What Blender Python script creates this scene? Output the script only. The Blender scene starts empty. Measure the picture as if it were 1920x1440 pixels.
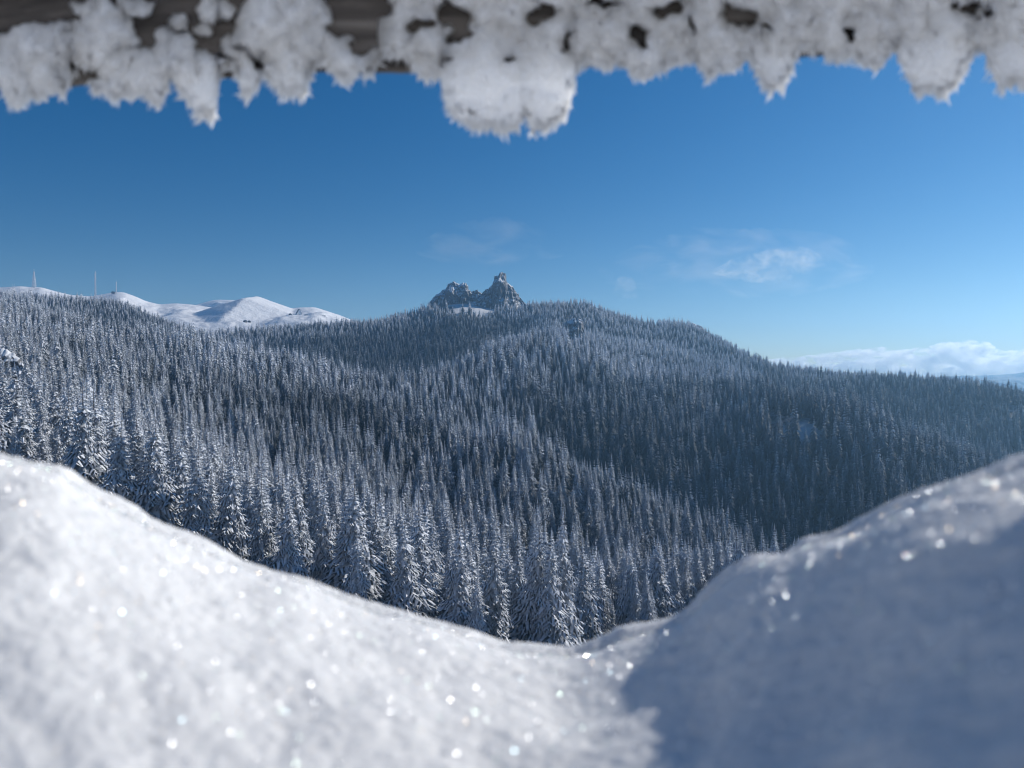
import bpy, math, random
import numpy as np
from mathutils import Vector, Matrix

random.seed(7)
rng = np.random.default_rng(7)
S = bpy.context.scene
C = S.collection

# ------------------------------------------------------------------ camera
F = 1440.0                 # focal length in photo pixels (photo 1920 x 1440)
EYE = 695.0                # photo row of the eye level
cam_d = bpy.data.cameras.new('camera')
cam = bpy.data.objects.new('camera', cam_d)
C.objects.link(cam)
PITCH = -math.atan((720 - EYE) / F)
cam.location = (0, 0, 0)
cam.rotation_euler = (math.radians(90) + PITCH, 0, 0)
cam_d.sensor_width = 36
cam_d.lens = 27.0
cam_d.clip_start = 0.01
cam_d.clip_end = 120000
cam_d.dof.use_dof = True
cam_d.dof.focus_distance = 400
cam_d.dof.aperture_fstop = 10.5
S.camera = cam

# ------------------------------------------------------------------ light
SUN_AZ = math.radians(60)      # to the right of the view direction (+Y)
SUN_EL = math.radians(27)
sun_dir = Vector((math.sin(SUN_AZ) * math.cos(SUN_EL), math.cos(SUN_AZ) * math.cos(SUN_EL), math.sin(SUN_EL)))
sd = bpy.data.lights.new('sun', 'SUN')
sd.energy = 5.0
sd.angle = math.radians(0.53)
sd.color = (1.0, 0.945, 0.87)
sun = bpy.data.objects.new('sun', sd)
sun.rotation_euler = sun_dir.to_track_quat('Z', 'Y').to_euler()
C.objects.link(sun)

W = bpy.data.worlds.new('World')
S.world = W
W.use_nodes = True
wn = W.node_tree
wn.nodes.clear()
sky = wn.nodes.new('ShaderNodeTexSky')
sky.sky_type = 'NISHITA'
sky.sun_disc = False
sky.sun_elevation = SUN_EL
sky.sun_rotation = SUN_AZ
sky.altitude = 1650
sky.air_density = 1.0
sky.dust_density = 0.15
sky.ozone_density = 3.0
bg = wn.nodes.new('ShaderNodeBackground')
bg.inputs[1].default_value = 0.073
wo = wn.nodes.new('ShaderNodeOutputWorld')
hs_ = wn.nodes.new('ShaderNodeHueSaturation')
hs_.inputs['Hue'].default_value = 0.503
hs_.inputs['Saturation'].default_value = 1.41
hs_.inputs['Value'].default_value = 1.0
wn.links.new(sky.outputs[0], hs_.inputs['Color'])
wn.links.new(hs_.outputs[0], bg.inputs[0])
wn.links.new(bg.outputs[0], wo.inputs[0])

S.view_settings.view_transform = 'Standard'
S.view_settings.look = 'None'
S.view_settings.exposure = 0.0
S.view_settings.gamma = 1.0
S.render.engine = 'CYCLES'
cy = S.cycles
cy.max_bounces = 16
cy.diffuse_bounces = 3
cy.glossy_bounces = 2
cy.transmission_bounces = 2
cy.volume_bounces = 16
cy.transparent_max_bounces = 8
cy.use_denoising = True
cy.denoising_prefilter = 'ACCURATE'
cy.filter_width = 1.1
cy.sample_clamp_indirect = 4.0
cy.caustics_reflective = False
cy.caustics_refractive = False

# ------------------------------------------------------------------ helpers
def tag(o, label=None, cat=None, group=None, kind=None):
    if label: o['label'] = label
    if cat: o['category'] = cat
    if group: o['group'] = group
    if kind: o['kind'] = kind
    return o

def mesh_obj(name, verts, faces, mat=None, parent=None, smooth=False, link=True):
    me = bpy.data.meshes.new(name)
    verts = np.asarray(verts, dtype=np.float32)
    if isinstance(faces, np.ndarray):
        n, k = faces.shape
        me.vertices.add(len(verts)); me.vertices.foreach_set('co', verts.ravel())
        me.loops.add(n * k); me.loops.foreach_set('vertex_index', faces.astype(np.int32).ravel())
        me.polygons.add(n)
        me.polygons.foreach_set('loop_start', np.arange(0, n * k, k, dtype=np.int32))
        me.update(calc_edges=True)
        me.validate()
    else:
        me.from_pydata([tuple(v) for v in verts], [], faces)
        me.update()
    if smooth:
        me.polygons.foreach_set('use_smooth', np.ones(len(me.polygons), dtype=bool))
    if mat: me.materials.append(mat)
    o = bpy.data.objects.new(name, me)
    if link: C.objects.link(o)
    if parent: o.parent = parent
    return o

def grid_faces(nu, nv, wrap=False):
    i = np.arange(nu - 1)[:, None]
    j = np.arange(nv if wrap else nv - 1)[None, :]
    j2 = (j + 1) % nv
    a = i * nv + j; b = (i + 1) * nv + j; c = (i + 1) * nv + j2; d = i * nv + j2
    return np.stack([a, b, c, d], -1).reshape(-1, 4)

_perm = rng.permutation(65536)
def _h(ix, iy, iz):
    a = _perm[(ix & 65535)]
    b = _perm[(a + iy) & 65535]
    return _perm[(b + iz) & 65535] / 65535.0
def noise3(x, y, z):
    x, y, z = np.broadcast_arrays(np.asarray(x, float), np.asarray(y, float), np.asarray(z, float))
    ix, iy, iz = np.floor(x).astype(np.int64), np.floor(y).astype(np.int64), np.floor(z).astype(np.int64)
    fx, fy, fz = x - ix, y - iy, z - iz
    u, v, w = fx*fx*(3-2*fx), fy*fy*(3-2*fy), fz*fz*(3-2*fz)
    def L(a, b, t): return a + (b - a) * t
    r = L(L(L(_h(ix,iy,iz), _h(ix+1,iy,iz), u), L(_h(ix,iy+1,iz), _h(ix+1,iy+1,iz), u), v),
          L(L(_h(ix,iy,iz+1), _h(ix+1,iy,iz+1), u), L(_h(ix,iy+1,iz+1), _h(ix+1,iy+1,iz+1), u), v), w)
    return r * 2 - 1
def fbm(x, y, z, oct=4, gain=0.5):
    s = 0; a = 1.0
    for k in range(oct):
        s = s + a * noise3(x * 2**k + 17.3*k, y * 2**k + 5.1*k, z * 2**k + 9.7*k)
        a *= gain
    return s

def pchip(xs, ys, x):
    xs = np.asarray(xs, float); ys = np.asarray(ys, float)
    h = np.diff(xs); dl = np.diff(ys) / h
    m = np.zeros_like(ys)
    m[0], m[-1] = dl[0], dl[-1]
    for i in range(1, len(xs) - 1):
        if dl[i-1] * dl[i] > 0:
            w1 = 2*h[i] + h[i-1]; w2 = h[i] + 2*h[i-1]
            m[i] = (w1 + w2) / (w1/dl[i-1] + w2/dl[i])
    x = np.asarray(x, float)
    i = np.clip(np.searchsorted(xs, x) - 1, 0, len(xs) - 2)
    t = np.clip((x - xs[i]) / h[i], 0, 1)
    return ((2*t**3-3*t**2+1)*ys[i] + (t**3-2*t**2+t)*h[i]*m[i] + (-2*t**3+3*t**2)*ys[i+1] + (t**3-t**2)*h[i]*m[i+1])

def at(x, y, d):
    """world point seen at photo pixel (x, y) at depth d"""
    u = (x - 960) / F; w = (720 - y) / F
    c, s = math.cos(PITCH), math.sin(PITCH)
    yy = c - w * s; zz = s + w * c
    return np.stack(np.broadcast_arrays(u * d / 1.0, yy * d, zz * d), -1)

def new_mat(name):
    m = bpy.data.materials.new(name); m.use_nodes = True
    nt = m.node_tree
    b = nt.nodes['Principled BSDF']
    return m, nt, b
def N(nt, t, **kw):
    n = nt.nodes.new(t)
    for k, v in kw.items(): setattr(n, k, v)
    return n
def noise_node(nt, scale, detail=4, rough=0.55, coord='Object', dist=0.0):
    tc = N(nt, 'ShaderNodeTexCoord'); nz = N(nt, 'ShaderNodeTexNoise')
    nz.inputs['Scale'].default_value = scale; nz.inputs['Detail'].default_value = detail
    nz.inputs['Roughness'].default_value = rough; nz.inputs['Distortion'].default_value = dist
    nt.links.new(tc.outputs[coord], nz.inputs['Vector'])
    return nz
def ramp(nt, src, stops):
    r = N(nt, 'ShaderNodeValToRGB')
    e = r.color_ramp.elements
    while len(e) < len(stops): e.new(0.5)
    for k, (p, c) in enumerate(stops):
        e[k].position = p; e[k].color = (*c, 1) if len(c) == 3 else c
    nt.links.new(src, r.inputs[0])
    return r

# ------------------------------------------------------------------ materials
def snow_material(name, base, sss, sss_scale, bump_scale, bump_strength, bump_dist):
    m, nt, b = new_mat(name)
    b.inputs['Roughness'].default_value = 0.75
    b.inputs['Specular IOR Level'].default_value = 0.25
    b.inputs['Subsurface Weight'].default_value = sss
    b.inputs['Subsurface Radius'].default_value = (1.0, 1.05, 1.15)
    b.inputs['Subsurface Scale'].default_value = sss_scale
    nz = noise_node(nt, bump_scale, 6, 0.6)
    r = ramp(nt, nz.outputs['Fac'], [(0.3, tuple(c * 0.94 for c in base)), (0.7, base)])
    nt.links.new(r.outputs[0], b.inputs['Base Color'])
    bp = N(nt, 'ShaderNodeBump'); bp.inputs['Strength'].default_value = bump_strength; bp.inputs['Distance'].default_value = bump_dist
    nt.links.new(nz.outputs['Fac'], bp.inputs['Height']); nt.links.new(bp.outputs[0], b.inputs['Normal'])
    return m
M_bank = snow_material('foreground_snow', (0.71, 0.72, 0.73), 0.6, 0.006, 300, 0.22, 0.001)

def feather_material():
    m = bpy.data.materials.new('rime_feathers'); m.use_nodes = True
    nt = m.node_tree; nt.nodes.remove(nt.nodes['Principled BSDF'])
    d = N(nt, 'ShaderNodeBsdfDiffuse'); t = N(nt, 'ShaderNodeBsdfTranslucent'); mx = N(nt, 'ShaderNodeMixShader')
    d.inputs[0].default_value = (0.90, 0.90, 0.90, 1); t.inputs[0].default_value = (0.93, 0.94, 0.95, 1)
    mx.inputs[0].default_value = 0.55
    nz = noise_node(nt, 300, 6, 0.6)
    bp = N(nt, 'ShaderNodeBump'); bp.inputs['Strength'].default_value = 0.5; bp.inputs['Distance'].default_value = 0.0015
    nt.links.new(nz.outputs['Fac'], bp.inputs['Height']); nt.links.new(bp.outputs[0], d.inputs['Normal'])
    nt.links.new(d.outputs[0], mx.inputs[1]); nt.links.new(t.outputs[0], mx.inputs[2])
    nt.links.new(mx.outputs[0], nt.nodes['Material Output'].inputs['Surface'])
    return m
M_feather = feather_material()
M_grain = snow_material('loose_snow_grains', (0.93, 0.93, 0.94), 0.0, 0.01, 300, 0.1, 0.0005)
M_rime = snow_material('rime', (0.985, 0.985, 0.985), 1.0, 0.07, 300, 0.5, 0.0015)
M_hill = snow_material('hill_snow', (0.89, 0.90, 0.92), 0.0, 0.1, 0.035, 1.0, 5.0)

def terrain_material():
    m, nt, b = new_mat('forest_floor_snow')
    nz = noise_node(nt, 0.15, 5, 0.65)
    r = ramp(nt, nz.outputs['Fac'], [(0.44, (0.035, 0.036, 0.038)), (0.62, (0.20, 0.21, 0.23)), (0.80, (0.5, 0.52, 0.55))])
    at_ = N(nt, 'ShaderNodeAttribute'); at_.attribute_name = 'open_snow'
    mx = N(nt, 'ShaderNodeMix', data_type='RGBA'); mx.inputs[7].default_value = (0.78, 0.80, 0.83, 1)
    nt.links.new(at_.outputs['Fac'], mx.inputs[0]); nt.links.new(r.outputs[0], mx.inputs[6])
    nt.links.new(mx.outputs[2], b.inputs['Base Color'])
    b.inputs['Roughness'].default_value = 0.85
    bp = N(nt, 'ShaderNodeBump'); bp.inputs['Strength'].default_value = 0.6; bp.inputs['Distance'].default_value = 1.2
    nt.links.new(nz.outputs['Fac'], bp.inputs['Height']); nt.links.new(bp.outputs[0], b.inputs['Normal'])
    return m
M_ground = terrain_material()

def rock_material(name, scale, snow=0.45):
    m, nt, b = new_mat(name)
    nz = noise_node(nt, scale, 8, 0.68, dist=0.4)
    r = ramp(nt, nz.outputs['Fac'], [(0.3, (0.06, 0.063, 0.07)), (0.55, (0.135, 0.14, 0.15)), (0.75, (0.24, 0.245, 0.255))])
    g = N(nt, 'ShaderNodeNewGeometry'); sx = N(nt, 'ShaderNodeSeparateXYZ')
    nt.links.new(g.outputs['True Normal'], sx.inputs[0])
    n2 = noise_node(nt, scale * 2.1, 5, 0.7)
    ad = N(nt, 'ShaderNodeMath', operation='MULTIPLY_ADD'); ad.inputs[1].default_value = 0.9; ad.inputs[2].default_value = -0.45
    nt.links.new(n2.outputs['Fac'], ad.inputs[0])
    sm = N(nt, 'ShaderNodeMath', operation='ADD'); nt.links.new(sx.outputs[2], sm.inputs[0]); nt.links.new(ad.outputs[0], sm.inputs[1])
    mr = N(nt, 'ShaderNodeMapRange'); mr.inputs[1].default_value = snow - 0.08; mr.inputs[2].default_value = snow + 0.08
    nt.links.new(sm.outputs[0], mr.inputs[0])
    mx = N(nt, 'ShaderNodeMix', data_type='RGBA'); mx.inputs[7].default_value = (0.78, 0.80, 0.83, 1)
    nt.links.new(mr.outputs[0], mx.inputs[0]); nt.links.new(r.outputs[0], mx.inputs[6])
    nt.links.new(mx.outputs[2], b.inputs['Base Color'])
    b.inputs['Roughness'].default_value = 0.9
    bp = N(nt, 'ShaderNodeBump'); bp.inputs['Strength'].default_value = 0.8; bp.inputs['Distance'].default_value = 0.25 / scale
    nt.links.new(nz.outputs['Fac'], bp.inputs['Height']); nt.links.new(bp.outputs[0], b.inputs['Normal'])
    return m
M_rock = rock_material('snowy_rock', 0.07, 0.64)
M_rock_near = rock_material('snowy_outcrop_rock', 0.4, 0.40)

def needle_material():
    m, nt, b = new_mat('frosted_needles')
    a = N(nt, 'ShaderNodeAttribute'); a.attribute_name = 'frost_shade'; a.attribute_type = 'GEOMETRY'
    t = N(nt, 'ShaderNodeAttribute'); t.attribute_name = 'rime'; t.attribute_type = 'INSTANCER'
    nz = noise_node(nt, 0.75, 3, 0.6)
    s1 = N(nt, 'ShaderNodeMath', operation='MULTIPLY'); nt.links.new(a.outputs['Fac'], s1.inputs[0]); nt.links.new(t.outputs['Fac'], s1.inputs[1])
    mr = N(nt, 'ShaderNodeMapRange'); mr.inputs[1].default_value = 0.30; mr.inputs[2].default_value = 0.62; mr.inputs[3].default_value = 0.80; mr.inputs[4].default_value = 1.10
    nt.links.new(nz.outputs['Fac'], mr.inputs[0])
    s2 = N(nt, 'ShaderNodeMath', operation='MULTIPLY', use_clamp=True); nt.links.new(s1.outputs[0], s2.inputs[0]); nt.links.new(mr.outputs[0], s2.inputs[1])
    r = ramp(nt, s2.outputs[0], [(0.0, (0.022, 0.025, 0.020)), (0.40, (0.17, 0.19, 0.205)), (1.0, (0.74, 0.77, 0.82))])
    nt.links.new(r.outputs[0], b.inputs['Base Color'])
    b.inputs['Roughness'].default_value = 0.8
    b.inputs['Specular IOR Level'].default_value = 0.2
    return m
M_needle = needle_material()

def bark_material():
    m, nt, b = new_mat('spruce_bark')
    nz = noise_node(nt, 3.0, 5, 0.7)
    r = ramp(nt, nz.outputs['Fac'], [(0.35, (0.05, 0.042, 0.036)), (0.6, (0.12, 0.105, 0.09)), (0.72, (0.6, 0.62, 0.64))])
    nt.links.new(r.outputs[0], b.inputs['Base Color']); b.inputs['Roughness'].default_value = 0.9
    return m
M_bark = bark_material()

def wood_material():
    m, nt, b = new_mat('weathered_wood')
    tc = N(nt, 'ShaderNodeTexCoord'); mp = N(nt, 'ShaderNodeMapping'); mp.inputs['Scale'].default_value = (6, 60, 110)
    nz = N(nt, 'ShaderNodeTexNoise'); nz.inputs['Scale'].default_value = 1.2; nz.inputs['Detail'].default_value = 7; nz.inputs['Roughness'].default_value = 0.65; nz.inputs['Distortion'].default_value = 0.8
    nt.links.new(tc.outputs['Object'], mp.inputs[0]); nt.links.new(mp.outputs[0], nz.inputs['Vector'])
    r = ramp(nt, nz.outputs['Fac'], [(0.34, (0.018, 0.015, 0.013)), (0.5, (0.075, 0.064, 0.055)), (0.68, (0.17, 0.15, 0.13))])
    nt.links.new(r.outputs[0], b.inputs['Base Color']); b.inputs['Roughness'].default_value = 0.85
    bp = N(nt, 'ShaderNodeBump'); bp.inputs['Strength'].default_value = 0.9; bp.inputs['Distance'].default_value = 0.002
    nt.links.new(nz.outputs['Fac'], bp.inputs['Height']); nt.links.new(bp.outputs[0], b.inputs['Normal'])
    return m
M_wood = wood_material()

def plain(name, col, rough=0.7, metal=0.0, scale=2.0, var=0.25):
    m, nt, b = new_mat(name)
    nz = noise_node(nt, scale, 4)
    r = ramp(nt, nz.outputs['Fac'], [(0.3, tuple(c * (1 - var) for c in col)), (0.7, col)])
    nt.links.new(r.outputs[0], b.inputs['Base Color'])
    b.inputs['Roughness'].default_value = rough; b.inputs['Metallic'].default_value = metal
    return m
M_frostmetal = plain('frosted_steel', (0.72, 0.74, 0.78), 0.7)
M_darkwall = plain('dark_timber', (0.06, 0.055, 0.055), 0.8)
M_stonewall = plain('stone_wall', (0.16, 0.15, 0.145), 0.9, scale=0.4)
M_paleroof = plain('snow_dusted_roof', (0.13, 0.14, 0.17), 0.8, scale=0.5)
M_white = plain('snowed_wall', (0.8, 0.81, 0.83), 0.8, scale=0.5, var=0.1)
M_glass = plain('dark_pane', (0.02, 0.025, 0.03), 0.15)

# ------------------------------------------------------------------ terrain
# photo columns -> (row, depth) of the ground at nine stations from near to far
COL = {
 -500: [(860,160),(800,210),(720,290),(660,400),(630,500),(600,650),(560,950),(560,1080),(535,1350)],
    0: [(925,165),(868,215),(790,295),(727,400),(695,500),(655,650),(598,950),(602,1100),(560,1400)],
  200: [(990,158),(930,205),(835,300),(768,420),(727,520),(686,680),(637,900),(665,1120),(572,1480)],
  400: [(1080,160),(1022,210),(900,320),(815,440),(760,560),(710,700),(666,880),(705,1120),(636,1500)],
  600: [(1140,155),(1085,215),(950,340),(857,460),(800,560),(750,680),(706,820),(760,1060),(616,1580)],
  760: [(1180,150),(1125,225),(995,350),(887,465),(822,570),(772,690),(725,830),(775,1060),(602,1650)],
  860: [(1205,145),(1155,225),(1030,330),(878,500),(850,600),(762,740),(696,950),(735,1150),(572,1700)],
  960: [(1220,145),(1205,225),(1060,320),(852,490),(888,640),(765,790),(655,1100),(690,1260),(582,1700)],
 1060: [(1230,155),(1220,230),(1080,330),(904,480),(955,640),(795,790),(634,1200),(641,1340),(577,1680)],
 1200: [(1195,205),(1190,255),(1110,335),(967,460),(1040,610),(862,740),(704,1100),(655,1400),(608,1680)],
 1300: [(1165,225),(1160,270),(1120,340),(1016,450),(1085,580),(892,710),(724,1040),(672,1400),(619,1670)],
 1400: [(1150,240),(1140,285),(1120,340),(1066,440),(1130,550),(920,670),(752,920),(707,1270),(672,1480)],
 1450: [(1150,240),(1150,285),(1120,345),(1090,430),(1145,540),(930,650),(765,830),(775,960),(699,1320)],
 1550: [(1160,240),(1150,285),(1130,345),(1115,415),(1125,510),(940,630),(782,780),(810,930),(711,1270)],
 1640: [(1160,240),(1150,285),(1120,340),(1095,405),(1070,490),(945,600),(812,745),(850,900),(716,1240)],
 1740: [(1160,240),(1140,285),(1100,340),(1066,405),(1030,480),(945,585),(853,720),(890,870),(723,1200)],
 1830: [(1160,240),(1140,285),(1090,340),(1052,405),(1020,470),(955,570),(888,695),(920,840),(735,1150)],
 1920: [(1160,240),(1130,285),(1080,340),(1048,400),(1020,465),(975,560),(924,675),(945,820),(750,1110)],
 2500: [(1200,235),(1150,280),(1110,340),(1080,395),(1050,455),(1015,545),(985,670),(1000,800),(800,1060)],
}
xs = sorted(COL)
NS = 9
A_MIN, A_MAX, NA = -1.0, 1.05, 620
a_ax = np.linspace(A_MIN, A_MAX, NA)
px_ax = a_ax * F + 960
st_d = np.array([pchip(xs, [COL[x][k][1] for x in xs], np.clip(px_ax, -500, 2500)) for k in range(NS)])
st_y = np.array([pchip(xs, [COL[x][k][0] for x in xs], np.clip(px_ax, -500, 2500)) for k in range(NS)])
st_z = st_d * (EYE - st_y) / F
d_ax = np.concatenate([np.linspace(2, 100, 18)[:-1], np.geomspace(100, 4200, 380)])
Z = np.zeros((NA, len(d_ax)))
for i in range(NA):
    dk, zk = st_d[:, i], st_z[:, i]
    X = np.concatenate([[1.0, dk[0] * 0.35], dk, [dk[-1] + 260, dk[-1] + 800, 4300]])
    Y = np.concatenate([[-3.5, zk[0] * 0.42 - 3], zk, [zk[-1] - 70, zk[-1] - 230, -560]])
    Z[i] = pchip(X, Y, d_ax)
AX, DX = np.meshgrid(a_ax, d_ax, indexing='ij')
wx = AX * DX
amp = np.clip((DX - 130) / 500, 0, 1)
Z += amp * (5.0 * fbm(wx / 170, DX / 170, 0.3, 3) + 1.2 * fbm(wx / 40, DX / 40, 4.2, 2))
tv = np.stack([wx, DX, Z], -1).reshape(-1, 3)
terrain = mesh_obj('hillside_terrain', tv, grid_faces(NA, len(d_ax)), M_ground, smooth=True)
tag(terrain, kind='structure')
terrain['label'] = 'snowy mountain slopes under the spruce forest'

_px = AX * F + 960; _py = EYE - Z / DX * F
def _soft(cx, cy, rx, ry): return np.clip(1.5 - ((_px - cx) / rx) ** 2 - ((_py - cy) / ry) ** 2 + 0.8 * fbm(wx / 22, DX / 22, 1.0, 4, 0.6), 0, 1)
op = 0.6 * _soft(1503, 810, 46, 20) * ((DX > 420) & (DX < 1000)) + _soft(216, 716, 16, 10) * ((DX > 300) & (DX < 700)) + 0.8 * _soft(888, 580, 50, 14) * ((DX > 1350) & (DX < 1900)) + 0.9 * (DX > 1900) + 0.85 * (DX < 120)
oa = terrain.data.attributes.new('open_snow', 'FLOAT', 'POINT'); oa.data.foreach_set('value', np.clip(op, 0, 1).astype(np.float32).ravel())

def ground(x, y):
    a = x / y
    fi = np.clip((a - A_MIN) / (A_MAX - A_MIN) * (NA - 1), 0, NA - 1.001)
    i = fi.astype(int); ti = fi - i
    j = np.clip(np.searchsorted(d_ax, y) - 1, 0, len(d_ax) - 2)
    tj = (y - d_ax[j]) / (d_ax[j+1] - d_ax[j])
    return (Z[i, j] * (1-ti) + Z[i+1, j] * ti) * (1-tj) + (Z[i, j+1] * (1-ti) + Z[i+1, j+1] * ti) * tj

# valley floor far below, out to the haze's edge
vg = np.linspace(-5300, 5300, 61)
VX, VY = np.meshgrid(vg, vg, indexing='ij')
VZ = -680 + 60 * fbm(VX / 3000, VY / 3000, 1.7, 4)
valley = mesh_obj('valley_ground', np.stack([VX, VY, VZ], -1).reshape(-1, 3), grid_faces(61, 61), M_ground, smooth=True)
tag(valley, kind='structure')

# ---- far snowy hills on the left
def ridge_sheet(name, crest, x0, x1, nx, d_front, d_crest, y_front, mat, rough=1.0, seed=0.0, cones=(), back=500, nd=90):
    cx = [p[0] for p in crest]; cyy = [p[1] for p in crest]
    pxs = np.linspace(x0, x1, nx)
    yc = np.interp(pxs, cx, cyy)
    k = np.ones(5) / 5
    ycs = np.convolve(np.pad(yc, 2, mode='edge'), k, mode='valid')
    t = np.concatenate([np.linspace(0, 1, nd - 16), 1 + np.linspace(0.02, 1, 16)])
    P, T = np.meshgrid(pxs, t, indexing='ij')
    Yc = np.broadcast_to(ycs[:, None], P.shape)
    s = np.clip(T, 0, 1)
    sm = np.sin(s * math.pi / 2) ** 0.8
    D = d_front + (d_crest - d_front) * s + np.clip(T - 1, 0, 1) * back
    row = y_front + (Yc - y_front) * sm
    zz = D * (EYE - row) / F
    zc = d_crest * (EYE - Yc) / F
    zz = np.where(T > 1, zc - (T - 1) ** 1.3 * back * 0.6, zz)
    X = (P - 960) / F * D
    fade = np.sin(np.clip(T, 0, 1) * math.pi)
    zz = zz + rough * fade * (10 * fbm(X / 200, D / 200, seed, 5, 0.62) - 7 * np.abs(noise3(X / 90, D / 200, seed + 3)))
    for (cpx, cy_, cd, slope, r0) in cones:
        ex = (cpx - 960) / F * cd
        pz = cd * (EYE - cy_) / F
        # a peak with a sharp spur coming down towards the viewer
        dx = X - ex; dy = D - cd
        rr = np.sqrt((dx * np.where(dx < 0, 0.95, 1.08)) ** 2 + (r0 * 0.7) ** 2) - r0 * 0.7 + 0.40 * (np.sqrt(dy ** 2 + r0 ** 2) - r0) + 0.9 * np.clip(np.abs(dy) - 130, 0, None) + np.where(dx < 0, 6, 3) * fbm(X / 60, D / 60, 2.0, 2)
        cone = pz - slope * rr - 0.00035 * 0
        zz = np.maximum(zz, cone)
    return mesh_obj(name, np.stack([X, D, zz], -1).reshape(-1, 3), grid_faces(nx, len(t)), mat, smooth=True), (pxs, t, zz, X, D)

crestL = [(-500,520),(-150,532),(0,540),(40,537),(62,539),(80,539),(100,545),(132,553),(170,556),(200,551),(215,548),(232,548),(255,556),(275,565),(300,571),(330,569),(360,571),(420,580),(485,584),(560,577),(590,576),(612,583),(640,592),(660,601),(720,640),(800,690)]
hill1, H1 = ridge_sheet('snowy_hill', crestL, -500, 820, 500, 1950, 2700, 642, M_hill, 1.0, 2.0, cones=[(484, 556.5, 2520, 0.33, 8)])
tag(hill1, kind='structure')
crestB = [(250,600),(330,580),(372,571),(395,564),(410,562),(440,563),(470,566),(520,575),(600,600)]
hill2, _ = ridge_sheet('snowy_hill_behind', crestB, 230, 620, 160, 3100, 3500, 640, M_hill, 1.2, 7.0)
hill2.name = 'snowy_hill.001'
tag(hill2, kind='structure')

# ---- pale blue ranges on the right horizon
def range_sheet(crest, d, seed, name='distant_hills'):
    o, _ = ridge_sheet(name, crest, crest[0][0], crest[-1][0], 260, d * 0.9, d, 790, M_ground, 3.0, seed, back=180)
    return tag(o, kind='structure')
range_sheet([(1500,740),(1700,714),(1780,706),(1850,704),(1920,700),(2050,696),(2300,690),(2600,700)], 5100, 3.0)
range_sheet([(1500,760),(1750,722),(1830,714),(1880,709),(1920,707),(2050,706),(2250,715),(2500,712)], 4400, 9.0)

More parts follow.
